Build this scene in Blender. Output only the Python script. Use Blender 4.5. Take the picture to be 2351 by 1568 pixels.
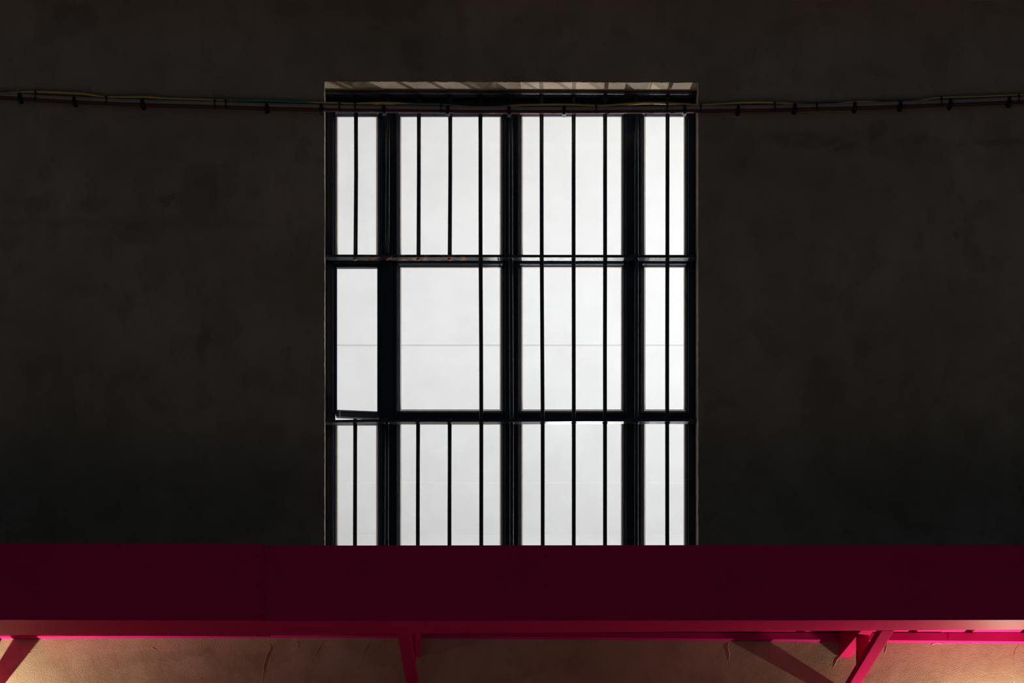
import bpy, bmesh, math, random
from mathutils import Vector, Matrix

random.seed(7)
for o in list(bpy.data.objects):
    bpy.data.objects.remove(o)
scene = bpy.context.scene
COL = scene.collection

# ------------------------------------------------------------------ camera
D, S = 6.6, 600.0              # distance to the facade (m), pixels per metre on it
VX, VY, EYE = 1165.0, 2430.0, 1.6
cam_d = bpy.data.cameras.new('camera')
cam_d.sensor_width = 36.0
cam_d.lens = S * D * 36.0 / 2351.0
cam_d.shift_x = (1175.5 - VX) / 2351.0
cam_d.shift_y = (VY - 784.0) / 2351.0
cam_d.clip_end = 200
cam = bpy.data.objects.new('camera', cam_d)
COL.objects.link(cam)
cam.location = (0, -D, EYE)
cam.rotation_euler = (math.pi / 2, 0, 0)
scene.camera = cam

# ------------------------------------------------------------------ world, lights, exposure
world = bpy.data.worlds.new('dusk')
scene.world = world
world.use_nodes = True
bg = world.node_tree.nodes['Background']
bg.inputs['Color'].default_value = (0.70, 1.0, 1.28, 1)
bg.inputs['Strength'].default_value = 0.024

scene.view_settings.view_transform = 'Standard'
scene.view_settings.look = 'None'
scene.view_settings.exposure = 0.0
scene.view_settings.gamma = 1.0
scene.view_settings.use_curve_mapping = False


def spot(name, loc, aim, energy, angle, blend, color, size=0.02):
    l = bpy.data.lights.new(name, 'SPOT')
    l.energy = energy
    l.spot_size = math.radians(angle)
    l.spot_blend = blend
    l.color = color
    l.shadow_soft_size = size
    o = bpy.data.objects.new(name, l)
    COL.objects.link(o)
    o.location = loc
    o.rotation_euler = (Vector(aim) - Vector(loc)).to_track_quat('-Z', 'Y').to_euler()
    return o


FLOOD = Vector((0.26, 3.0, 2.2))          # floodlight standing in the hall
UPL = Vector((-2.25, -0.125, 2.64))        # wall uplights below the awning
UPR = Vector((1.915, -0.08, 2.62))
CEIL = [Vector((3.3, 3.5, 1.5)), Vector((-3.0, 4.6, 1.4)), Vector((1.2, 7.2, 1.4))]

FILL_LAMPS = [Vector((-3.0, -8.5, 8.0)), Vector((3.0, -8.5, 8.0))]   # added unseen lamps behind the camera; pavement bounce lightens the upper wall
WARM = (1.0, 0.93, 0.62)
HALL = (0.95, 0.98, 1.02)
spot('flood_beam', FLOOD, (0.83, 0.0, 4.82), 480, 27, 0.12, (0.97, 0.98, 1.0), 0.02)
spot('flood_spill', FLOOD, (0.1, 0.0, 4.6), 28, 70, 0.6, (0.97, 0.98, 1.0), 0.06)
spot('uplight_beam', UPL, UPL + Vector((0.50, 0.35, 1.0)), 85, 120, 0.9, WARM, 0.006)
spot('uplight_beam', UPR, UPR + Vector((-0.32, -0.35, 1.0)), 54, 140, 0.75, WARM, 0.006)
for u, sx in ((UPL, 0.8), (UPR, -0.8)):           # down beams added so the wall bounces warm light onto the awning lip
    spot('added_down_beam', u + Vector((0, 0, -.17)), u + Vector((sx, 0.35, -1.0)), 75, 120, 0.7, WARM, 0.02)
for p in FILL_LAMPS:
    spot('fill_beam', p, (p.x * 0.8, -5.1, 0), 2700, 37, 0.6, (1.0, 0.86, 0.90), 0.1)
spot('hall_beam', CEIL[0], CEIL[0] + Vector((0.1, 0.3, 4)), 950, 172, 0.4, HALL, 0.25)
spot('hall_beam', CEIL[1], CEIL[1] + Vector((0, 0.3, 4)), 170, 172, 0.4, HALL, 0.25)
spot('hall_beam', CEIL[2], CEIL[2] + Vector((0, 0.3, 4)), 40, 172, 0.4, HALL, 0.25)


# ------------------------------------------------------------------ helpers
def P(px, py, y=0.0):
    """point of the place seen at photo pixel (px, py) at depth y behind the facade"""
    k = (D + y) / D / S
    return Vector(((px - VX) * k, y, EYE + (VY - py) * k))


def yr(r):
    return -D * (1 - 1 / r)


def obj(name, bm, mat, parent=None, smooth=False, bevel=0.0):
    me = bpy.data.meshes.new(name)
    bmesh.ops.recalc_face_normals(bm, faces=bm.faces)
    bm.to_mesh(me)
    bm.free()
    if smooth:
        for p in me.polygons:
            p.use_smooth = True
    me.materials.append(mat)
    o = bpy.data.objects.new(name, me)
    COL.objects.link(o)
    if parent is not None:
        o.parent = parent
        o.matrix_parent_inverse = parent.matrix_basis.inverted()
    if bevel:
        m = o.modifiers.new('bevel', 'BEVEL')
        m.width = bevel
        m.segments = 2
        m.limit_method = 'ANGLE'
    return o


def empty(name, loc=(0, 0, 0)):
    o = bpy.data.objects.new(name, None)
    o.empty_display_size = 0.1
    COL.objects.link(o)
    o.location = loc
    return o


def tag(o, label=None, cat=None, group=None, kind=None):
    if label: o['label'] = label
    if cat: o['category'] = cat
    if group: o['group'] = group
    if kind: o['kind'] = kind
    return o


def hexa(bm, v):
    """eight corners: front bl, br, tr, tl, then back"""
    vs = [bm.verts.new(p) for p in v]
    for f in ((0, 1, 2, 3), (7, 6, 5, 4), (0, 4, 5, 1), (1, 5, 6, 2), (2, 6, 7, 3), (3, 7, 4, 0)):
        bm.faces.new([vs[i] for i in f])


def box(bm, a, b):
    x0, y0, z0 = a
    x1, y1, z1 = b
    hexa(bm, [(x0, y0, z0), (x1, y0, z0), (x1, y0, z1), (x0, y0, z1),
              (x0, y1, z0), (x1, y1, z0), (x1, y1, z1), (x0, y1, z1)])


def pbox(bm, px0, py0, px1, py1, y0, y1, dl=0, dr=0):
    """box whose front face (depth y0) spans the pixel rectangle; dl, dr tilt the ends vertically (px)"""
    a, b = P(px0, py1 + dl, y0), P(px1, py1 + dr, y0)
    c, d = P(px1, py0 + dr, y0), P(px0, py0 + dl, y0)
    t = Vector((0, y1 - y0, 0))
    hexa(bm, [a, b, c, d, a + t, b + t, c + t, d + t])


def tube(bm, pts, r, n=10):
    pts = [Vector(p) for p in pts]
    rings = []
    for i, p in enumerate(pts):
        t = (pts[min(i + 1, len(pts) - 1)] - pts[max(i - 1, 0)]).normalized()
        up = Vector((0, 1, 0)) if abs(t.y) < 0.9 else Vector((0, 0, 1))
        u = t.cross(up).normalized()
        w = t.cross(u)
        rr = r[i] if isinstance(r, (list, tuple)) else r
        rings.append([bm.verts.new(p + rr * (math.cos(2 * math.pi * k / n) * u + math.sin(2 * math.pi * k / n) * w)) for k in range(n)])
    for a, b in zip(rings, rings[1:]):
        for k in range(n):
            bm.faces.new((a[k], a[(k + 1) % n], b[(k + 1) % n], b[k]))
    bm.faces.new(rings[0][::-1])
    bm.faces.new(rings[-1])


def lathe(bm, axis0, prof, n=20):
    """prof: list of (radius, height) turned about the vertical through axis0"""
    rings = [[bm.verts.new(Vector(axis0) + Vector((r * math.cos(2 * math.pi * k / n), r * math.sin(2 * math.pi * k / n), h))) for k in range(n)] for r, h in prof]
    for a, b in zip(rings, rings[1:]):
        for k in range(n):
            bm.faces.new((a[k], a[(k + 1) % n], b[(k + 1) % n], b[k]))
    bm.faces.new(rings[0][::-1])
    bm.faces.new(rings[-1])


def interp(tab, x):
    """smooth (cosine free, Catmull-Rom) interpolation of a table of (x, y)"""
    if x <= tab[0][0]:
        (x0, y0), (x1, y1) = tab[0], tab[1]
        return y0 + (y1 - y0) * (x - x0) / (x1 - x0)
    if x >= tab[-1][0]:
        (x0, y0), (x1, y1) = tab[-2], tab[-1]
        return y1 + (y1 - y0) * (x - x1) / (x1 - x0)
    for i in range(len(tab) - 1):
        if tab[i][0] <= x <= tab[i + 1][0]:
            break
    def sl(k):
        a, b = tab[max(k - 1, 0)], tab[min(k + 1, len(tab) - 1)]
        return (b[1] - a[1]) / (b[0] - a[0])
    (x0, y0), (x1, y1) = tab[i], tab[i + 1]
    h = x1 - x0
    t = (x - x0) / h
    return ((2 * t**3 - 3 * t**2 + 1) * y0 + (t**3 - 2 * t**2 + t) * h * sl(i)
            + (-2 * t**3 + 3 * t**2) * y1 + (t**3 - t**2) * h * sl(i + 1))


# ------------------------------------------------------------------ materials
class N:
    def __init__(self, name):
        self.m = bpy.data.materials.new(name)
        self.m.use_nodes = True
        self.t = self.m.node_tree
        self.b = self.t.nodes['Principled BSDF']

    def new(self, kind, **kw):
        n = self.t.nodes.new(kind)
        for k, v in kw.items():
            setattr(n, k, v)
        return n

    def link(self, a, b):
        self.t.links.new(a, b)

    def coord(self, scale=(1, 1, 1)):
        tc = self.new('ShaderNodeTexCoord')
        mp = self.new('ShaderNodeMapping')
        mp.inputs['Scale'].default_value = scale
        self.link(tc.outputs['Object'], mp.inputs['Vector'])
        return mp.outputs['Vector']

    def noise(self, vec, scale, detail=4, rough=0.55, dist=0.0):
        n = self.new('ShaderNodeTexNoise')
        n.inputs['Scale'].default_value = scale
        n.inputs['Detail'].default_value = detail
        n.inputs['Roughness'].default_value = rough
        n.inputs['Distortion'].default_value = dist
        self.link(vec, n.inputs['Vector'])
        return n.outputs['Fac']

    def ramp(self, fac, stops):
        r = self.new('ShaderNodeValToRGB')
        e = r.color_ramp.elements
        e[0].position, e[0].color = stops[0][0], stops[0][1]
        e[1].position, e[1].color = stops[-1][0], stops[-1][1]
        for p, c in stops[1:-1]:
            k = e.new(p)
            k.color = c
        self.link(fac, r.inputs['Fac'])
        return r.outputs['Color']

    def mix(self, fac, a, b, mode='MIX'):
        n = self.new('ShaderNodeMix', data_type='RGBA', blend_type=mode)
        for sock, v in ((n.inputs['Factor'], fac), (n.inputs['A'], a), (n.inputs['B'], b)):
            if hasattr(v, 'links'):
                self.link(v, sock)
            else:
                sock.default_value = v
        return n.outputs['Result']

    def math(self, op, a, b=None, clamp=False):
        n = self.new('ShaderNodeMath', operation=op)
        n.use_clamp = clamp
        for i, v in enumerate((a, b)):
            if v is None: continue
            if hasattr(v, 'links'):
                self.link(v, n.inputs[i])
            else:
                n.inputs[i].default_value = v
        return n.outputs[0]

    def bump(self, height, strength, distance, prev=None):
        n = self.new('ShaderNodeBump')
        n.inputs['Strength'].default_value = strength
        n.inputs['Distance'].default_value = distance
        self.link(height, n.inputs['Height'])
        if prev is not None:
            self.link(prev, n.inputs['Normal'])
        return n.outputs['Normal']


def C(r, g, b):
    return (r, g, b, 1)


def plain(name, col, rough=0.5, spec=0.5, metal=0.0, var=0.12, scale=30, bump=0.0, bscale=200, bdist=0.001):
    k = N(name)
    v = k.coord()
    f = k.noise(v, scale)
    lo = tuple(c * (1 - var) for c in col) + (1,)
    hi = tuple(min(1, c * (1 + var)) for c in col) + (1,)
    k.link(k.ramp(f, [(0.3, lo), (0.7, hi)]), k.b.inputs['Base Color'])
    k.b.inputs['Roughness'].default_value = rough
    k.b.inputs['Specular IOR Level'].default_value = spec
    k.b.inputs['Metallic'].default_value = metal
    if bump:
        k.link(k.bump(k.noise(v, bscale, 3), bump, bdist), k.b.inputs['Normal'])
    return k.m


def plaster():
    k = N('tan_plaster')
    v = k.coord()
    # broad cloudy trowelling, stretched vertical wash marks
    big = k.noise(v, 1.5, 5, 0.6, 0.6)
    streak = k.noise(k.coord((3.2, 3.2, 0.55)), 2.2, 5, 0.6, 0.3)
    mid = k.noise(v, 7, 6, 0.62, 0.4)
    col = k.ramp(big, [(0.30, C(0.325, 0.245, 0.168)), (0.5, C(0.435, 0.335, 0.245)), (0.70, C(0.53, 0.415, 0.325))])
    col = k.mix(k.ramp(streak, [(0.35, C(0, 0, 0)), (0.7, C(1, 1, 1))]), col, k.mix(0.5, col, C(0.36, 0.27, 0.185)))
    col = k.mix(k.ramp(mid, [(0.36, C(1, 1, 1)), (0.52, C(0, 0, 0))]), col, k.mix(0.36, col, C(0.24, 0.165, 0.105)))
    # damp and scuffed patches with shapes of their own (pixel centre, radii, depth of tone)
    stains = [(460, 450, 44, 72, .42), (462, 395, 40, 16, .35), (385, 458, 24, 13, .5), (85, 480, 30, 28, .35),
              (160, 45, 60, 44, .35), (322, 538, 46, 22, .35), (222, 470, 28, 16, .3), (330, 515, 330, 12, .22),
              (1840, 318, 95, 17, .35), (2010, 290, 20, 26, .4), (1935, 342, 40, 7, .4), (2290, 330, 62, 9, .42),
              (1650, 300, 40, 24, .28), (2100, 318, 60, 14, .25), (700, 340, 14, 40, .3), (465, 790, 12, 46, .35),
              (1900, 880, 46, 60, .16), (1000, 130, 90, 40, .2), (2195, 540, 10, 7, .5), (60, 1050, 60, 50, .2),
              (385, 1500, 70, 18, .22), (470, 1505, 22, 9, .35), (560, 1520, 90, 26, .24), (300, 1512, 60, 14, .2)]
    sep = k.new('ShaderNodeSeparateXYZ')
    wob = k.new('ShaderNodeTexNoise')
    wob.inputs['Scale'].default_value = 9
    wob.inputs['Detail'].default_value = 6
    k.link(v, wob.inputs['Vector'])
    off = k.new('ShaderNodeVectorMath', operation='SUBTRACT')
    k.link(wob.outputs['Color'], off.inputs[0])
    off.inputs[1].default_value = (.5, .5, .5)
    sc = k.new('ShaderNodeVectorMath', operation='SCALE')
    k.link(off.outputs[0], sc.inputs[0])
    sc.inputs['Scale'].default_value = 0.13
    ad = k.new('ShaderNodeVectorMath', operation='ADD')
    k.link(v, ad.inputs[0])
    k.link(sc.outputs[0], ad.inputs[1])
    tot = None
    for cx, cy, rx, ry, a in stains:
        c = P(cx, cy)
        s = k.new('ShaderNodeVectorMath', operation='SUBTRACT')
        k.link(ad.outputs[0], s.inputs[0])
        s.inputs[1].default_value = (c.x, 0, c.z)
        q = k.new('ShaderNodeVectorMath', operation='MULTIPLY')
        k.link(s.outputs[0], q.inputs[0])
        q.inputs[1].default_value = (S / rx, 0, S / ry)
        ln = k.new('ShaderNodeVectorMath', operation='LENGTH')
        k.link(q.outputs[0], ln.inputs[0])
        mr = k.new('ShaderNodeMapRange', interpolation_type='SMOOTHSTEP')
        k.link(ln.outputs['Value'], mr.inputs['Value'])
        mr.inputs['From Min'].default_value = 1.25
        mr.inputs['From Max'].default_value = 0.7
        mr.inputs['To Min'].default_value = 0
        mr.inputs['To Max'].default_value = a
        tot = mr.outputs[0] if tot is None else k.math('MAXIMUM', tot, mr.outputs[0])
    col = k.mix(tot, col, C(0.17, 0.145, 0.10))
    k.link(col, k.b.inputs['Base Color'])
    k.b.inputs['Roughness'].default_value = 0.92
    k.b.inputs['Specular IOR Level'].default_value = 0.15
    # relief: sand grain, trowel waves, a few fine cracks
    grain = k.noise(v, 230, 3, 0.65)
    wave = k.noise(v, 14, 4, 0.55, 0.5)
    n = k.bump(wave, 0.22, 0.006)
    n = k.bump(grain, 0.7, 0.0018, n)
    k.link(n, k.b.inputs['Normal'])
    return k.m


def pink_paint(name, lo, hi):
    k = N(name)
    v = k.coord()
    f = k.noise(v, 5, 5, 0.6)
    col = k.ramp(f, [(0.3, C(*lo)), (0.7, C(*hi))])
    k.link(col, k.b.inputs['Base Color'])
    k.b.inputs['Roughness'].default_value = 0.5
    k.b.inputs['Specular IOR Level'].default_value = 0.012
    k.link(k.bump(k.noise(v, 260, 2), 0.08, 0.0006), k.b.inputs['Normal'])
    return k.m


def steel_paint():
    k = N('black_navy_paint')
    v = k.coord()
    f = k.noise(v, 12, 4)
    k.link(k.ramp(f, [(0.3, C(0.013, 0.021, 0.040)), (0.7, C(0.021, 0.031, 0.056))]), k.b.inputs['Base Color'])
    k.b.inputs['Roughness'].default_value = 0.28
    k.b.inputs['Specular IOR Level'].default_value = 0.5
    k.link(k.bump(k.noise(v, 320, 3, 0.6), 0.35, 0.0008), k.b.inputs['Normal'])
    return k.m


def rail_paint():
    k = N('worn_black_paint')
    v = k.coord()
    f = k.noise(v, 12, 4)
    base = k.ramp(f, [(0.3, C(0.030, 0.033, 0.040)), (0.7, C(0.05, 0.053, 0.062))])
    # bare rust where the paint has flaked near the sawn-off bars
    c = P(950, 594, 0.07)
    s = k.new('ShaderNodeVectorMath', operation='SUBTRACT')
    k.link(v, s.inputs[0]); s.inputs[1].default_value = c
    q = k.new('ShaderNodeVectorMath', operation='MULTIPLY')
    k.link(s.outputs[0], q.inputs[0]); q.inputs[1].default_value = (S / 120, 0, S / 9)
    ln = k.new('ShaderNodeVectorMath', operation='LENGTH')
    k.link(q.outputs[0], ln.inputs[0])
    near = k.math('LESS_THAN', ln.outputs['Value'], 1.0)
    fl = k.ramp(k.noise(v, 26, 4, 0.6), [(0.5, C(0, 0, 0)), (0.54, C(1, 1, 1))])
    col = k.mix(k.math('MULTIPLY', near, fl), base, C(0.30, 0.12, 0.06))
    k.link(col, k.b.inputs['Base Color'])
    k.b.inputs['Roughness'].default_value = 0.24
    k.b.inputs['Specular IOR Level'].default_value = 0.55
    k.link(k.bump(k.noise(v, 330, 4, 0.65), 0.5, 0.001), k.b.inputs['Normal'])
    return k.m


def glass_mat():
    k = N('window_glass')
    t = k.t
    t.nodes.remove(k.b)
    out = [n for n in t.nodes if n.type == 'OUTPUT_MATERIAL'][0]
    tr = k.new('ShaderNodeBsdfTransparent')
    gl = k.new('ShaderNodeBsdfGlossy')
    gl.inputs['Roughness'].default_value = 0.02
    lw = k.new('ShaderNodeLayerWeight')           # thin-pane reflectance, the same from both sides
    lw.inputs['Blend'].default_value = 0.5
    refl = k.math('ADD', k.math('MULTIPLY', k.math('POWER', lw.outputs['Facing'], 5), 0.9), 0.03)
    grime = k.ramp(k.noise(k.coord(), 6, 5, 0.6), [(0.3, C(0.95, 0.95, 0.945)), (0.7, C(0.985, 0.985, 0.985))])
    k.link(grime, tr.inputs['Color'])
    mx = k.new('ShaderNodeMixShader')
    k.link(refl, mx.inputs[0])
    k.link(tr.outputs[0], mx.inputs[1])
    k.link(gl.outputs[0], mx.inputs[2])
    k.link(mx.outputs[0], out.inputs['Surface'])
    return k.m


def earth_wire_mat():
    k = N('green_yellow_sheath')
    geo = k.new('ShaderNodeNewGeometry')
    sn = k.new('ShaderNodeSeparateXYZ'); k.link(geo.outputs['Normal'], sn.inputs[0])
    sp = k.new('ShaderNodeSeparateXYZ'); k.link(geo.outputs['Position'], sp.inputs[0])
    ang = k.math('ARCTAN2', sn.outputs['Z'], sn.outputs['Y'])
    # the sheath is twisted: the stripe turns slowly along the run
    mr = k.new('ShaderNodeMapRange')
    k.link(sp.outputs['X'], mr.inputs['Value'])
    mr.inputs['From Min'].default_value, mr.inputs['From Max'].default_value = -2.0, 2.0
    W, G = (0, 0, 0, 1), (1, 1, 1, 1)
    ph = k.ramp(mr.outputs[0], [(0, W), (.15, W), (.21, (.4, .4, .4, 1)), (.245, G), (.305, G), (.33, W), (.39, W), (.41, G), (.45, G), (.49, W), (.80, W), (.88, (.55, .55, .55, 1)), (1, (.6, .6, .6, 1))])
    tw = k.math('ADD', ang, k.math('MULTIPLY', ph, 2.8))
    s = k.math('SINE', k.math('ADD', tw, 1.2))
    k.link(k.ramp(s, [(0.25, C(0.85, 0.50, 0.10)), (0.38, C(0.02, 0.30, 0.13))]), k.b.inputs['Base Color'])
    k.b.inputs['Roughness'].default_value = 0.45
    return k.m


M = dict(
    plaster=plaster(), pink=pink_paint('crimson_paint', (0.47, 0.012, 0.095), (0.53, 0.016, 0.11)),
    hot=pink_paint('hot_pink_paint', (0.44, 0.012, 0.135), (0.49, 0.018, 0.16)), paint=steel_paint(), rail=rail_paint(), glass=glass_mat(),
    white=plain('white_emulsion', (0.86, 0.86, 0.855), 0.9, 0.2, var=0.012, scale=2),
    hallfloor=plain('pale_hall_floor', (0.55, 0.53, 0.50), 0.6, 0.3, scale=4),
    ground=plain('grey_paving', (0.30, 0.285, 0.27), 0.85, 0.2, scale=3, bump=0.3, bscale=60),
    greycable=plain('grey_cable_sheath', (0.36, 0.275, 0.235), 0.6, 0.3, var=0.15, scale=9),
    browncable=plain('brown_cable_sheath', (0.13, 0.045, 0.032), 0.55, 0.3, var=0.2, scale=9),
    black=plain('black_plastic', (0.014, 0.014, 0.015), 0.5, 0.4),
    earth=earth_wire_mat(),
    rust=plain('rusty_steel', (0.34, 0.13, 0.065), 0.85, 0.2, var=0.35, scale=90, bump=0.4, bscale=300),
    putty=plain('dry_putty', (0.46, 0.36, 0.27), 0.8, 0.2, scale=40),
    tile=plain('brown_roof_tile', (0.20, 0.11, 0.075), 0.85, 0.2, var=0.3, scale=14),
    board=plain('pale_brown_board', (0.42, 0.31, 0.24), 0.8, 0.2, var=0.2, scale=8),
    zinc=plain('weathered_zinc', (0.30, 0.30, 0.29), 0.6, 0.3, var=0.2, scale=6),
    sash=plain('lit_sash_paint', (0.03, 0.075, 0.13), 0.35, 0.5, scale=12),  # navy frame paint brightened: light on the bottom rail put into its colour
    lamp=plain('grey_lamp_housing', (0.10, 0.10, 0.105), 0.45, 0.5),
)
k = N('lamp_lens')
k.b.inputs['Base Color'].default_value = C(0.9, 0.9, 0.88)
k.b.inputs['Roughness'].default_value = 0.2
M['lens'] = k.m

# ------------------------------------------------------------------ setting: facade wall with the window opening
WT = 0.17                                        # wall thickness
HL, HR, HT, HB = 745.0, 1603.3, 187.5, 1405.0    # opening in pixels on the facade


def rough(n, a):
    v = [random.uniform(-a, a) for _ in range(n)]
    return v


bm = bmesh.new()
nv, nh = 150, 110
jl, jr, jt = rough(nv + 1, .7), rough(nv + 1, .7), rough(nh + 1, .8)
left = [P(HL + jl[i], HB + (HT - HB) * i / nv) for i in range(nv + 1)]          # bottom to top
right = [P(HR + jr[i], HB + (HT + 2.5 - HB) * i / nv) for i in range(nv + 1)]
top = [P(HL + (HR - HL) * i / nh, HT + 2.5 * i / nh + jt[i]) for i in range(1, nh)]
front = left + top + right[::-1]                 # around the hole, from bottom left over the top to bottom right
fv = [bm.verts.new(p) for p in front]
X0, X1, Z0, Z1 = -5.2, 5.2, 0.0, 6.6
zb = P(0, HB).z
nl, nr = nv, nv + nh                              # indices of the two upper corners of the opening
lo = [bm.verts.new((X0, 0, fv[i].co.z)) for i in range(0, nl + 1)]
for i in range(nl):
    bm.faces.new((lo[i], fv[i], fv[i + 1], lo[i + 1]))
ro = [bm.verts.new((X1, 0, fv[i].co.z)) for i in range(nr, len(fv))]
for n_, i in enumerate(range(nr, len(fv) - 1)):
    bm.faces.new((fv[i], fv[i + 1], ro[n_ + 1], ro[n_]))
up = [bm.verts.new((fv[i].co.x, 0, Z1)) for i in range(nl, nr + 1)]
for n_, i in enumerate(range(nl, nr)):
    bm.faces.new((fv[i], fv[i + 1], up[n_ + 1], up[n_]))
bm.faces.new((lo[-1], fv[nl], up[0], bm.verts.new((X0, 0, Z1))))
bm.faces.new((fv[nr], ro[0], bm.verts.new((X1, 0, Z1)), up[-1]))
b_ = [bm.verts.new((x, 0, Z0)) for x in (X0, fv[0].co.x, fv[-1].co.x, X1)]
bm.faces.new((b_[0], b_[1], fv[0], lo[0]))
bm.faces.new((b_[1], b_[2], fv[-1], fv[0]))
bm.faces.new((b_[2], b_[3], ro[-1], fv[-1]))
# reveals
def reveal(y):
    ring = []
    for i, p in enumerate(front):
        q = Vector((p.x, y, p.z))
        if i <= nl:                               # left reveal leans slightly
            q.x = P(HL, 0).x - 0.06 * y
        elif i >= nr:
            q.x = P(HR, 0).x
        if nl <= i <= nr:
            q.z = P(0, HT + 2.5 * (i - nl) / nh).z
        ring.append(bm.verts.new(q))
    return ring


mid, back = reveal(0.007), reveal(WT)
for ra, rb in ((fv, mid), (mid, back)):
    for i in range(len(fv) - 1):
        bm.faces.new((ra[i], ra[i + 1], rb[i + 1], rb[i]))
bm.faces.new((fv[0], back[0], back[-1], fv[-1]))
# inner face in four rectangles round the opening
xl, xr, zt2 = P(HL, 0).x - .06 * WT, P(HR, 0).x, P(0, HT).z
for (xa, za, xb, zb2) in ((X0, Z0, xl, Z1), (xr, Z0, X1, Z1), (xl, Z0, xr, zb), (xl, zt2, xr, Z1)):
    bm.faces.new([bm.verts.new(p) for p in ((xa, WT, za), (xa, WT, zb2), (xb, WT, zb2), (xb, WT, za))])
wall = tag(obj('wall_front', bm, M['plaster']), 'dark tan plastered facade wall around the barred window', 'wall', kind='structure')

# trowel ridges and scratches in the plaster that catch the light under the awning
ridges = [
    ([(2340, 1478), (2332, 1490), (2328, 1505), (2326, 1525), (2327, 1548), (2329, 1568)], 1.2),
    ([(1988, 1519), (1992, 1513), (2000, 1511), (2010, 1511)], 1.3),
    ([(1930, 1514), (1926, 1509), (1921, 1516), (1917, 1525), (1910, 1535)], 1.2),
    ([(1672, 1474), (1671, 1486), (1674, 1500), (1673, 1520)], 1.3),
    ([(617, 1478), (622, 1488), (612, 1505), (606, 1530), (602, 1568)], 1.3),
    ([(682, 1470), (684, 1480), (681, 1488)], 1.0),
    ([(62, 1502), (66, 1500), (72, 1497)], 1.0),
    ([(2036, 1478), (2034, 1492), (2030, 1502)], 1.0),
    ([(2136, 1482), (2142, 1478), (2150, 1477), (2172, 1478)], 1.2),
    ([(347, 1486), (353, 1490), (359, 1492)], 1.0),
    ([(28, 1530), (22, 1540), (18, 1555), (17, 1568)], 1.0),
    ([(745, 1470), (730, 1490), (722, 1510)], 1.0),
    ([(850, 1472), (838, 1490), (828, 1510)], 1.0),
]
for pts, w in ridges:
    bm = bmesh.new()
    fine = []
    for (a, b) in zip(pts, pts[1:]):
        for t in range(4):
            fine.append((a[0] + (b[0] - a[0]) * t / 4 + random.uniform(-.4, .4), a[1] + (b[1] - a[1]) * t / 4))
    fine.append(pts[-1])
    n = len(fine)
    tube(bm, [P(x, y, 0.0006) for x, y in fine], [w / S * (0.35 + 0.65 * math.sin(math.pi * (i + .6) / (n + .2))) for i in range(n)], 6)
    obj('plaster_ridge', bm, M['plaster'], wall, True)

# pavement in front
bm = bmesh.new()
box(bm, (-14, -16, -0.12), (14, 0.0, 0.0))
tag(obj('pavement', bm, M['ground']), 'grey paved ground before the facade', 'pavement', kind='structure')

# ------------------------------------------------------------------ setting: the white hall behind the window
RY, RZ = 9.2, 6.4
bm = bmesh.new(); box(bm, (X0, WT, RZ), (X1, RY, RZ + 0.1))
ceil = tag(obj('ceiling', bm, M['white']), 'white ceiling of the lit hall behind the bars', 'ceiling', kind='structure')
for y0, h, w in ((5.0, 0.012, 0.27), (7.75, 0.010, 0.30)):
    bm = bmesh.new(); box(bm, (X0 + .1, y0, RZ - h), (X1 - .1, y0 + w, RZ + .005))
    obj('ceiling_beam', bm, M['white'], ceil, bevel=0.01)
bm = bmesh.new(); box(bm, (X0, RY, 0), (X1, RY + 0.1, RZ + .1))
tag(obj('wall_back', bm, M['white']), 'white end wall of the hall behind the window', 'wall', kind='structure')
bm = bmesh.new(); box(bm, (X0 - .1, WT, 0), (X0, RY + .1, RZ + .1))
tag(obj('wall_left', bm, M['white']), 'white side wall of the hall at left', 'wall', kind='structure')
bm = bmesh.new(); box(bm, (X1, WT, 0), (X1 + .1, RY + .1, RZ + .1))
tag(obj('wall_right', bm, M['white']), 'white side wall of the hall at right', 'wall', kind='structure')
bm = bmesh.new(); box(bm, (X0, WT, -0.1), (X1, RY, 0.0))
tag(obj('floor', bm, M['hallfloor']), 'pale floor of the hall behind the window', 'floor', kind='structure')

# ------------------------------------------------------------------ window
win = tag(empty('window_1', P(1174, HB, 0.12)), 'tall dark blue window of twelve white-lit panes behind iron bars', 'window', kind='structure')
FY = 0.098                                       # front of the frame
FB = 0.131


def part(name, rects, y0, y1, mat='paint', parent=win, bevel=0.0015):
    bm = bmesh.new()
    for r in rects:
        pbox(bm, *r[:4], y0, y1, *(r[4:] if len(r) > 4 else (0, 0)))
    return obj(name, bm, M[mat], parent, bevel=bevel)


j = part('jamb', [(746.5, 200, 765, 1404)], FY, FB)
part('jamb_step', [(765, 255, 769.5, 1404)], FY + .010, FB - .002, parent=j)
j = part('jamb', [(1580, 200, 1599.5, 1404)], FY, FB)
part('jamb_step', [(1575.5, 255, 1580, 1404)], FY + .010, FB - .002, parent=j)
part('head', [(765, 200, 1580, 254)], FY, FB)
part('sill', [(765, 1385, 1580, 1404)], FY - .02, FB)
# mullions: two stiles side by side with a groove, a rounded step to each pane
for (a, b, g) in ((870, 915, 904), (1154, 1194, 1183), (1432, 1475.5, 1459)):
    mo = part('mullion', [(a + 4, 255, b - 4, 1404)], FY + .012, FB - .001)
    part('stile', [(a + 5, 258, g - .9, 1404)], FY, FY + .02, parent=mo)
    part('stile', [(g + .9, 258, b - 3, 1404)], FY + .002, FY + .02, parent=mo)
    part('mullion_step', [(a, 255, a + 4.2, 1404)], FY + .010, FB - .002, parent=mo)
    part('mullion_step', [(b - 4.2, 255, b, 1404)], FY + .010, FB - .002, parent=mo)

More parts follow.
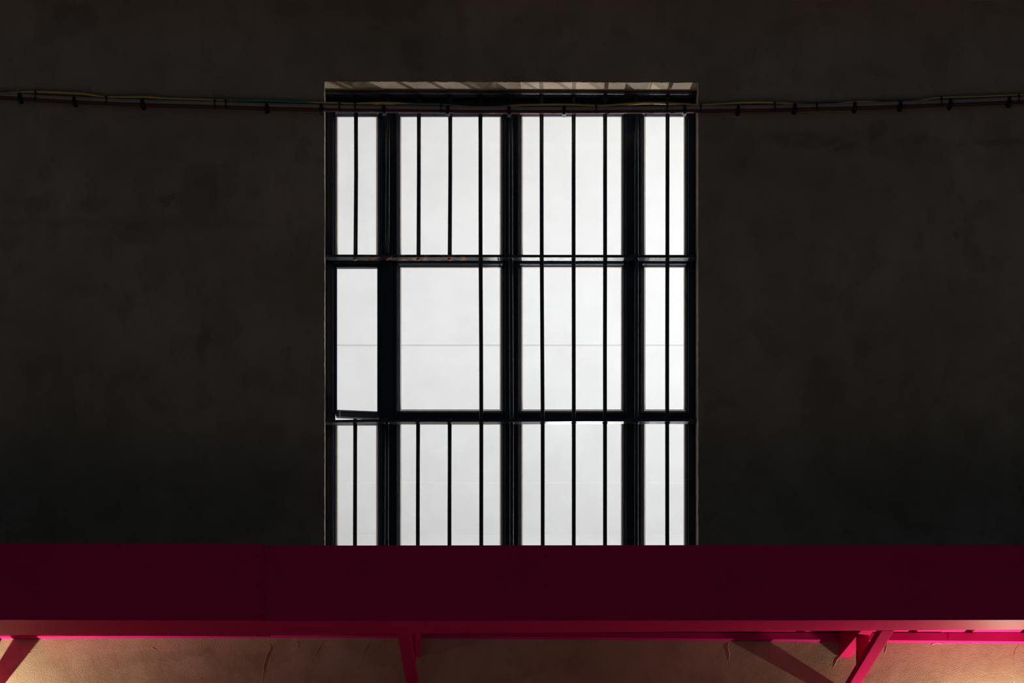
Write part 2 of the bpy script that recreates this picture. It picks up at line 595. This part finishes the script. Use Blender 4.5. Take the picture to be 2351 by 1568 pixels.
cols = [(774, 865.5), (919.5, 1149.5), (1198.5, 1427.5), (1480, 1571.5)]
rows = [(267.5, 587), (613.5, 942), (971, 1384)]
GY = 0.124                                       # glass plane
for ci, (xa, xb) in enumerate(cols):
    for ri, (ya, yb) in enumerate(rows):
        ajar = (ci == 0 and ri == 1)
        if ajar:
            continue
        bm = bmesh.new()
        pbox(bm, xa - 3, ya - 3, xb + 3, yb + 3, GY, GY + 0.004)
        pane = obj('pane', bm, M['glass'], win)
        # bevelled bead round the pane
        bm = bmesh.new()
        w = 5.2
        o = [P(x, y, FY + .012) for x, y in ((xa - w, yb + w), (xb + w, yb + w), (xb + w, ya - w), (xa - w, ya - w))]
        i2 = [P(x, y, GY - .006) for x, y in ((xa - .6, yb + .6), (xb + .6, yb + .6), (xb + .6, ya - .6), (xa - .6, ya - .6))]
        o2 = [Vector((p.x, GY - .001, p.z)) for p in o]
        i3 = [Vector((p.x, GY - .001, p.z)) for p in i2]
        R = [[bm.verts.new(p) for p in ring] for ring in (o, i2, i3, o2)]
        for a in range(4):
            for b in range(4):
                n1, n2 = (a + 1) % 4, (b + 1) % 4
                bm.faces.new((R[a][b], R[a][n2], R[n1][n2], R[n1][b]))
        obj('glazing_bead', bm, M['paint'], pane, bevel=0.0012)
        # pale putty line between bead and glass
        bm = bmesh.new()
        o = [(xa - .4, yb + .4), (xb + .4, yb + .4), (xb + .4, ya - .4), (xa - .4, ya - .4)]
        u = 2.0
        q = [(xa + u, yb - u), (xb - u, yb - u), (xb - u, ya + u), (xa + u, ya + u)]
        R = [[bm.verts.new(P(x, y, yy)) for x, y in ring] for ring, yy in ((o, GY + .0045), (q, GY + .026), (q, GY + .028), (o, GY + .028))]
        for a in range(4):
            for b in range(4):
                n1, n2 = (a + 1) % 4, (b + 1) % 4
                bm.faces.new((R[a][b], R[a][n2], R[n1][n2], R[n1][b]))
        obj('putty_line', bm, M['putty'], pane)
    # transoms between the mullions
    part('transom', [(xa - 5, 590, xb + 5, 604)], FY + .006, FB - .002)
    if ci > 0:
        part('transom', [(xa - 5, 947, xb + 5, 963)], FY + .006, FB - .002)
    else:
        part('transom', [(xa - 5, 966, xb + 5, 975)], FY + .020, FB - .002)

# the ajar vent, its bottom rail standing out of true
sash = part('sash', [(768, 606, 773.6, 950), (866, 606, 870.5, 952), (770, 606, 869, 613)], FY + .012, GY + .004)
tag(sash, 'blue vent sash standing ajar')
bm = bmesh.new()
a, b, c, d = P(771, 955.5, FY - .004), P(872, 960.5, FY + .004), P(872, 946.5, FY + .020), P(771, 942.5, FY + .014)
t = Vector((0, .03, .003))
hexa(bm, [a, b, c, d, a + t, b + t, c + t, d + t])
obj('bottom_rail', bm, M['sash'], sash, bevel=.0015)
bm = bmesh.new()
a, b, c, d = P(771, 943.5, FY + .010), P(868, 947.5, FY + .016), P(868, 944.5, FY + .022), P(771, 940.5, FY + .016)
hexa(bm, [a, b, c, d, a + t, b + t, c + t, d + t])
obj('putty_line', bm, M['putty'], sash)
bm = bmesh.new(); pbox(bm, 772, 610, 868, 946, GY - .004, GY)
obj('pane', bm, M['glass'], sash)
bm = bmesh.new(); pbox(bm, 778.5, 943, 781.5, 956, FY - .006, FY + .01)
obj('catch', bm, M['lens'], sash, bevel=.0008)

# ------------------------------------------------------------------ iron grille
gr = tag(empty('window_grille', P(1174, HB, 0.07)), 'black iron bar grille with four bars sawn out in front of the window', 'grille')
RF, RB = 0.056, 0.086                            # flat rails front and back
BY = 0.071
rails = [(208.5, 214.5, 0, 1.5), (584, 590, 0, 1.5), (962, 968, 2.5, -1.0)]
for (ya, yb, dl, dr) in rails:
    bm = bmesh.new()
    xs = [742, 870, 1100, 1350, 1606]
    secs = []
    for x in xs:
        dd = dl + (dr - dl) * (x - 742) / 864 if dl == 0 else (dl if x < 800 else (0.2 if x < 1300 else dr))
        e = random.uniform(-.3, .3)
        f0, f1 = P(x, yb + dd + e, RF), P(x, ya + dd + e, RF)
        secs.append([bm.verts.new(p) for p in (f0, f1, f1 + Vector((0, RB - RF, 0)), f0 + Vector((0, RB - RF, 0)))])
    for s0, s1 in zip(secs, secs[1:]):
        for q in range(4):
            bm.faces.new((s0[q], s0[(q + 1) % 4], s1[(q + 1) % 4], s1[q]))
    bm.faces.new(secs[0][::-1]); bm.faces.new(secs[-1])
    obj('rail', bm, M['rail'], gr, bevel=.001)
bars = [(817, 816, 815), (890, 889, 888), (961.5, 961, 959.5), (1033.5, 1032.5, 1032), (1103, 1103.5, 1105),
        (1172.5, 1173, 1175), (1243.5, 1244, 1246), (1317, 1317, 1317.5), (1389.5, 1389, 1389), (1461, 1461.5, 1461), (1532.5, 1532, 1532)]
BR = 4.75 / S


def bar(pts):
    bm = bmesh.new()
    tube(bm, [P(x + random.uniform(-.25, .25), y, BY) for x, y in pts], BR, 12)
    return obj('bar', bm, M['rail'], gr, True)


for i, (xt, xm, xb) in enumerate(bars):
    rails_at = (211, 588, 966)
    if i < 4:                                   # middle length sawn out
        bar([(xt, 206), (xt + .4, 400), (xm, 591.5)])
        bm = bmesh.new()
        tube(bm, [P(xm, 590, BY), P(xm, 595.5, BY), P(xm + .3, 597, BY)], [BR * 1.08, BR * 1.02, BR * .8], 12)
        tag(obj('sawn_bar_end', bm, M['rust'], gr, True), 'rusty sawn-off end of a bar')
        bar([(xb + .6, 963), (xb, 1180), (xb, 1403)])
    else:
        bar([(xt, 206), (xt + (xm - xt) * .5, 400), (xm, 588), (xm + (xb - xm) * .6, 800), (xb, 966), (xb, 1403)])
    # weld collars where the bar passes a rail
    for ry in rails_at:
        if i < 4 and ry == 588:
            continue
        bm = bmesh.new()
        x = xt if ry == 211 else xm if ry == 588 else xb
        tube(bm, [P(x, ry + 2.0, BY), P(x, ry + 6.0, BY), P(x, ry + 8.4, BY)], [BR * 1.5, BR * 1.35, BR * 1.0], 10)
        obj('weld', bm, M['rail'], gr, True)

# ------------------------------------------------------------------ cable run
run = tag(empty('cable_run', P(1175, 255, -0.012)), 'sagging bundle of clipped cables crossing the facade and window top', 'cables')
bottom = [(-60, 224.5), (0, 228), (120, 235.2), (243, 241.5), (380, 246), (520, 250), (620, 253), (760, 256.5), (900, 258.5), (1033, 260), (1170, 261),
          (1300, 261.2), (1450, 260.6), (1600, 258.9), (1780, 256.5), (1880, 254), (1960, 252), (2065, 248.5), (2160, 245.2), (2351, 238), (2420, 235)]
CY = -0.014


def cable(name, off, r, mat, y, label):
    bm = bmesh.new()
    tube(bm, [P(x, interp(bottom, x) - off + .25 * math.sin(x / 37.0 + off), y) for x in range(-60, 2421, 20)], r / S, 14)
    return tag(obj(name, bm, mat, run, True), label)


cable('brown_cable', 3.6, 3.7, M['browncable'], CY, 'lower dark brown cable')
cable('grey_cable', 11.2, 5.0, M['greycable'], CY, 'thick dull grey cable')
cable('black_cable', 17.0, 1.5, M['black'], CY - .002, 'thin black cable')
wire = [(-60, 210), (0, 213.5), (47, 212.5), (80, 211), (170, 214.2), (200, 216.5), (240, 222.8), (300, 223.3), (335, 223), (380, 226.5), (450, 228.5), (510, 231),
        (550, 231.6), (610, 231.2), (650, 233.3), (700, 235.3), (760, 236.6), (815, 238.3), (870, 236.4), (905, 237), (950, 239.8), (1010, 241), (1045, 244), (1100, 247.5),
        (1150, 246), (1180, 243.2), (1240, 241.2), (1300, 240.8), (1350, 243), (1385, 243.4), (1430, 240), (1480, 236.8), (1530, 237.6), (1570, 239.6), (1605, 241.4),
        (1650, 239.5), (1700, 236.4), (1745, 235.2), (1780, 236.6), (1830, 239.5), (1900, 240), (1955, 235.5), (1990, 234.4), (2040, 235.5), (2110, 231.5), (2135, 227.5),
        (2170, 224.6), (2250, 222.2), (2351, 218.3), (2420, 216)]
bm = bmesh.new()
tube(bm, [P(x, interp(wire, x), CY - .0015) for x in range(-60, 2421, 10)], 2.4 / S, 12)
tag(obj('earth_wire', bm, M['earth'], run, True), 'green and yellow striped earth wire')

# clips holding the bundle, each a saddle with a tapering block and foot
clips = [45, 170, 327, 612, 738, 881.5, 1028, 1169, 1295, 1572, 1695, 1825, 1963, 2068, 2182.5, 2318]
for n, x in enumerate(clips):
    b = interp(bottom, x)
    bm = bmesh.new()
    y0 = CY - 0.013
    wt, wm = 3.0 + random.uniform(-.4, .8), 5.2 + random.uniform(-.5, .4)
    sec = [(b - 18.5, wt, -.009), (b - 12, wt + .6, -.0125), (b - 5, wm, -.0125), (b - 2.2, wm, -.0115), (b - 2.0, 3.6, -.011), (b + 1.2, 3.6, -.009)]
    sh = random.uniform(-1.2, 1.2)
    rr = []
    for m_, (py, w, dy) in enumerate(sec):
        xx = x + sh * (m_ / 5 - .5)
        a0, a1 = P(xx - w, py, CY + dy), P(xx + w, py, CY + dy)
        rr.append([bm.verts.new(p) for p in (a0, a1, Vector((a1.x, -0.001, a1.z)), Vector((a0.x, -0.001, a0.z)))])
    for s0, s1 in zip(rr, rr[1:]):
        for q in range(4):
            bm.faces.new((s0[q], s0[(q + 1) % 4], s1[(q + 1) % 4], s1[q]))
    bm.faces.new(rr[0][::-1]); bm.faces.new(rr[-1])
    obj('cable_clip', bm, M['black'], run, bevel=.0008)
ties = [81, 243.6, 492.5, 518, 779, 815, 1012, 1369, 1532, 1609, 1779, 1876, 2162, 2340]
for x in ties:
    b = interp(bottom, x)
    w = min(interp(wire, x) - 2.5, b - 17.5)
    bm = bmesh.new()
    ang = random.uniform(-.8, .8)
    loop = []
    cz = (b + w) / 2
    hh = (b - w) / 2 + .8
    for q in range(16):
        th = 2 * math.pi * q / 16
        ex = math.copysign(abs(math.cos(th)) ** .5, math.cos(th))
        ez = math.copysign(abs(math.sin(th)) ** .8, math.sin(th))
        loop.append((cz + hh * ez, CY - .001 + .0125 * ex, ang * ez))
    ring = []
    for k2 in (-1.3, 1.3):
        ring.append([bm.verts.new(P(x + k2 + dx, py, y)) for py, y, dx in loop])
    ring2 = []
    for k2 in (-1.3, 1.3):
        ring2.append([bm.verts.new(P(x + k2 + dx, cz + (py - cz) * .93, CY + (y - CY) * .9)) for py, y, dx in loop])
    for q in range(16):
        q2 = (q + 1) % 16
        bm.faces.new((ring[0][q], ring[0][q2], ring[1][q2], ring[1][q]))
        bm.faces.new((ring2[0][q], ring2[1][q], ring2[1][q2], ring2[0][q2]))
        bm.faces.new((ring[0][q], ring2[0][q], ring2[0][q2], ring[0][q2]))
        bm.faces.new((ring[1][q], ring[1][q2], ring2[1][q2], ring2[1][q]))
    t = obj('cable_tie', bm, M['black'], run)
    bm = bmesh.new()
    pbox(bm, x - 2.3, w - .5, x + 2.3, w + 4.0, CY - .0165, CY - .0105)
    obj('tie_head', bm, M['black'], t, bevel=.0006)

# ------------------------------------------------------------------ awning
aw = tag(empty('awning', (0, 0, 3.13)), 'magenta metal awning on bracket arms below the barred window', 'awning')
RFR = 1.159
YF = yr(RFR)


def fascia(x0, x1, t0, t1, b0, b1, d0, d1, y):
    """folded sheet: upright face, lip folded back underneath, small return"""
    bm = bmesh.new()
    th = .0025
    A, B = P(x0, b0, y), P(x1, b1, y)
    Ct, Dt = P(x1, t1, y), P(x0, t0, y)
    prof = []
    for bot, tp, d in ((A, Dt, d0), (B, Ct, d1)):
        x = bot.x
        prof.append([(x, y, tp.z), (x, y, bot.z), (x, y + d, bot.z), (x, y + d, bot.z + .012),
                     (x, y + d - th, bot.z + .012), (x, y + d - th, bot.z + th), (x, y + th, bot.z + th), (x, y + th, tp.z - .0025),
                     (x, y + .03, tp.z - .0025), (x, y + .03, tp.z)])
    pv = [[bm.verts.new(p) for p in q] for q in prof]
    n = len(pv[0])
    for q in range(n):
        bm.faces.new((pv[0][q], pv[0][(q + 1) % n], pv[1][(q + 1) % n], pv[1][q]))
    bm.faces.new(pv[0][::-1]); bm.faces.new(pv[1])
    return obj('fascia_panel', bm, M['pink'], aw, bevel=.0007)


def lipd(b, lr):
    """lip depth from the pixel rows of its front and back edges"""
    rr = (VY - b) / (VY - lr)
    return D / RFR * (rr - 1)


fascia(-420, 601, 1244.5, 1248.3, 1421.6, 1425.3, lipd(1422, 1456.2), lipd(1425.3, 1461.3), YF - .004)
fascia(596, 2820, 1252.3, 1250.0, 1426.3, 1422.4, lipd(1426.3, 1456.6), lipd(1422.4, 1442.6), YF)
bm = bmesh.new(); pbox(bm, 599, 1249.2, 609.4, 1426.4, YF - .0026, YF)
obj('joint_strip', bm, M['pink'], aw, bevel=.0005)
for x, y in ((276, 1254.5), (605, 1256), (620, 1257.5), (595, 1277), (603.5, 1333.5), (596, 1345), (596, 1414.5), (603.5, 1416), (1254, 1277.5), (1254, 1344)):
    c = P(x, y, YF)
    bm = bmesh.new()
    yy = YF - (.0065 if x < 601 else .0045 if x < 609 else .002)
    tube(bm, [(c.x, yy, c.z), (c.x, yy - .0012, c.z), (c.x, yy + .01, c.z)][:2] + [], [.0024, .0016], 8)
    obj('screw', bm, M['black'], aw)

# ledger angle on the wall
bm = bmesh.new()
led = [(-420, 1468), (0, 1467), (350, 1465.5), (700, 1464.5), (1000, 1466), (1450, 1470.2), (1760, 1473), (2351, 1478.3), (2820, 1482)]
secs = []
for x, b in led:
    w0 = P(x, b, 0.0)
    zt_ = EYE + 972.5 / S
    secs.append([bm.verts.new(p) for p in ((w0.x, -.036, w0.z), (w0.x, -.036, zt_), (w0.x, -.0005, zt_), (w0.x, -.0005, w0.z))])
for s0, s1 in zip(secs, secs[1:]):
    for q in range(4):
        bm.faces.new((s0[q], s0[(q + 1) % 4], s1[(q + 1) % 4], s1[q]))
bm.faces.new(secs[0][::-1]); bm.faces.new(secs[-1])
obj('ledger', bm, M['hot'], aw, bevel=.0012)
# paint runs and the seam of the ledger at right
bm = bmesh.new()
for q in range(7):
    c = P(2179 + random.uniform(-1.5, 1.5), 1458 + q * 2.3, -.037)
    bmesh.ops.create_icosphere(bm, subdivisions=1, radius=random.uniform(.0012, .0026), matrix=Matrix.Translation(c))
obj('weld_seam', bm, M['hot'], aw, True)

# trapezoid roof sheets
PITCH, RIB, TH = 128.0 / S, 20.0 / S, .0012
ZS = EYE + 973.5 / S
rib0 = (2217.5 - VX) / S


def sheet(n0, n):
    bm = bmesh.new()
    prof = []
    x = rib0 + n0 * PITCH - PITCH / 2
    for q in range(n):
        c = x + PITCH / 2
        prof += [(x if q == 0 else None, 0), (c - RIB / 2, 0), (c - RIB / 2 + .010, .028), (c + RIB / 2 - .010, .028), (c + RIB / 2, 0)]
        x += PITCH
    prof.append((x + .015, 0))                      # side lap under the next sheet
    dz = .0016 * (n0 // 5 % 2)
    prof = [p for p in prof if p[0] is not None]
    lo0 = [bm.verts.new((a, YF + .004, ZS + h + dz)) for a, h in prof]
    lo1 = [bm.verts.new((a, -.0005, ZS + h + dz)) for a, h in prof]
    hi0 = [bm.verts.new((a, YF + .004, ZS + h + TH + dz)) for a, h in prof]
    hi1 = [bm.verts.new((a, -.0005, ZS + h + TH + dz)) for a, h in prof]
    for q in range(len(prof) - 1):
        bm.faces.new((lo0[q], lo0[q + 1], lo1[q + 1], lo1[q]))
        bm.faces.new((hi0[q], hi1[q], hi1[q + 1], hi0[q + 1]))
        bm.faces.new((lo0[q], hi0[q], hi0[q + 1], lo0[q + 1]))
        bm.faces.new((lo1[q], lo1[q + 1], hi1[q + 1], hi1[q]))
    bm.faces.new((lo0[0], lo1[0], hi1[0], hi0[0]))
    bm.faces.new((lo0[-1], hi0[-1], hi1[-1], lo1[-1]))
    o = obj('roof_sheet', bm, M['hot'], aw)
    o.data.materials.append(M['zinc'])
    for p in o.data.polygons:                     # upper side left unpainted
        if p.normal.z > .2:
            p.material_index = 1


for n0 in range(-20, 5, 5):
    sheet(n0, 5)

# bracket trusses: arm, lower strut, upright between them
bx_ = [-1.998, -0.354, 1.290]
for X in bx_:
    bm = bmesh.new()
    zb_ = EYE + 920.0 / S
    box(bm, (X - .024, YF + .004, zb_), (X + .024, -.001, ZS - .001))
    arm = obj('bracket_arm', bm, M['pink'], aw, bevel=.002)
    bm = bmesh.new()
    zw, zf = EYE + 820.0 / S, EYE + 870.0 / S
    yf = -.752
    hexa(bm, [(X - .0215, -.0005, zw), (X + .0215, -.0005, zw), (X + .0215, -.0005, zw + .033), (X - .0215, -.0005, zw + .033),
              (X - .0215, yf, zf), (X + .0215, yf, zf), (X + .0215, yf, zf + .033), (X - .0215, yf, zf + .033)])
    obj('bracket_strut', bm, M['pink'], arm, bevel=.002)
    bm = bmesh.new()
    yp = yr(1.056)
    zs = zw + (zf - zw) * (yp / yf)
    box(bm, (X - .021, yp, zs + .02), (X + .021, yp + .03, zb_ + .002))
    obj('bracket_upright', bm, M['pink'], arm, bevel=.0015)

# ------------------------------------------------------------------ eave of the roof, its edge just inside the frame
ev = tag(empty('roof_eave', (0, -.02, 5.66)), 'dark roof edge with barrel tile ends along the top', 'eave')
for n in range(-10, 13):
    x = 1511 + 111 * n
    tilt = 0.6 - (x - 1511) * .0011
    c = P(x + 55, (0.6 if x > 1400 else -2.4), 0)
    bm = bmesh.new()
    w = 60 / S
    rr = []
    for yy in (-.12, .0):
        rr.append([bm.verts.new((c.x + w * math.cos(a), yy, c.z + .012 + .055 * math.sin(a))) for a in [math.pi * q / 10 for q in range(11)]] +
                  [bm.verts.new((c.x + (w - .012) * math.cos(a), yy, c.z + .012 + .043 * math.sin(a))) for a in [math.pi * (10 - q) / 10 for q in range(11)]])
    for q in range(22):
        q2 = (q + 1) % 22
        bm.faces.new((rr[0][q], rr[0][q2], rr[1][q2], rr[1][q]))
    for ring, s in ((rr[0], 1), (rr[1], -1)):
        for q in range(10):
            bm.faces.new((ring[q], ring[q + 1], ring[20 - q], ring[21 - q]))
    obj('barrel_tile', bm, M['tile'], ev, True)
bm = bmesh.new()
e0, e1, e2, e3 = P(-300, -3, 0), P(2700, 3.4, 0), P(2700, -40, 0), P(-300, -40, 0)
hexa(bm, [e + Vector((0, -.09, 0)) for e in (e0, e1, e2, e3)] + [e0, e1, e2, e3])
obj('eave_board', bm, M['board'], ev)

# ------------------------------------------------------------------ the lamps that light the place
def uplight(loc, label):
    t = tag(empty('wall_uplight', (loc.x, 0, loc.z)), label, 'wall lamp', 'uplights below the awning')
    bm = bmesh.new()
    lathe(bm, (loc.x, loc.y, loc.z), [(.034, -.16), (.042, -.155), (.042, -.022), (.046, -.02), (.046, -.006), (.036, -.006), (.034, -.02), (.006, -.022)], 20)
    obj('housing', bm, M['lamp'], t, True)
    bm = bmesh.new()
    lathe(bm, (loc.x, loc.y, loc.z), [(.033, -.020), (.033, -.014), (.02, -.011), (.004, -.010)], 20)
    obj('lens', bm, M['lens'], t, True)
    bm = bmesh.new()
    box(bm, (loc.x - .035, -.012, loc.z - .15), (loc.x + .035, -.001, loc.z - .05))
    box(bm, (loc.x - .012, loc.y + .03, loc.z - .115), (loc.x + .012, -.01, loc.z - .085))
    obj('mount', bm, M['lamp'], t, bevel=.002)


uplight(UPL, 'small grey uplight fixed to the wall below the awning, left of the two')
uplight(UPR, 'small grey uplight fixed to the wall below the awning, right of the two')


def floodlight(loc, aim, label):
    t = tag(empty('floodlight', (loc.x, loc.y, 0)), label, 'floodlight')
    bm = bmesh.new()
    q = (Vector(aim) - loc).to_track_quat('-Z', 'Y').to_matrix().to_4x4()
    lathe(bm, (0, 0, 0), [(.03, .26), (.07, .24), (.11, .05), (.115, .03), (.105, .03), (.06, .2), (.01, .21)], 20)
    bm.transform(Matrix.Translation(loc) @ q)
    obj('reflector', bm, M['lamp'], t, True)
    bm = bmesh.new()
    back_ = loc + (loc - Vector(aim)).normalized() * .25
    tube(bm, [back_, (back_.x, back_.y, .5), (back_.x, back_.y, .03)], .016, 10)
    obj('pole', bm, M['lamp'], t, True)
    for a in range(3):
        th = a * 2.094
        bm = bmesh.new()
        tube(bm, [(back_.x, back_.y, .55), (back_.x + .4 * math.cos(th), back_.y + .4 * math.sin(th), .012)], .011, 8)
        obj('leg', bm, M['lamp'], t, True)


floodlight(FLOOD, (0.83, 0, 4.82), 'floodlight on a tripod aimed at the window from inside')
for c, d, w in zip(CEIL, ((.1, .3, 4), (0, .3, 4), (0, .3, 4)), ('at the right of the hall', 'at the left of the hall', 'at the back of the hall')):
    floodlight(c, c + Vector(d), 'floodlight on a tripod aimed at the ceiling ' + w)
for p, w in zip(FILL_LAMPS, ('left', 'right')):  # unseen posts for the added lamps that lift the wall tone
    t = tag(empty('fill_lamp', (p.x, p.y - .9, 0)), 'added tall grey fill lamp, out of view over the pavement, %s of the two' % w, 'street lamp', 'added fill lamps on the pavement')
    bm = bmesh.new()
    tube(bm, [(p.x, p.y - .9, 0), (p.x, p.y - .9, 7.6), (p.x, p.y - .75, 8.0), (p.x, p.y - .2, 8.13)], [.08, .055, .045, .045], 12)
    obj('pole', bm, M['lamp'], t, True)
    bm = bmesh.new()
    box(bm, (p.x - .14, p.y - .3, 8.05), (p.x + .14, p.y + .3, 8.16))
    obj('lamp_head', bm, M['lamp'], t, bevel=.02)
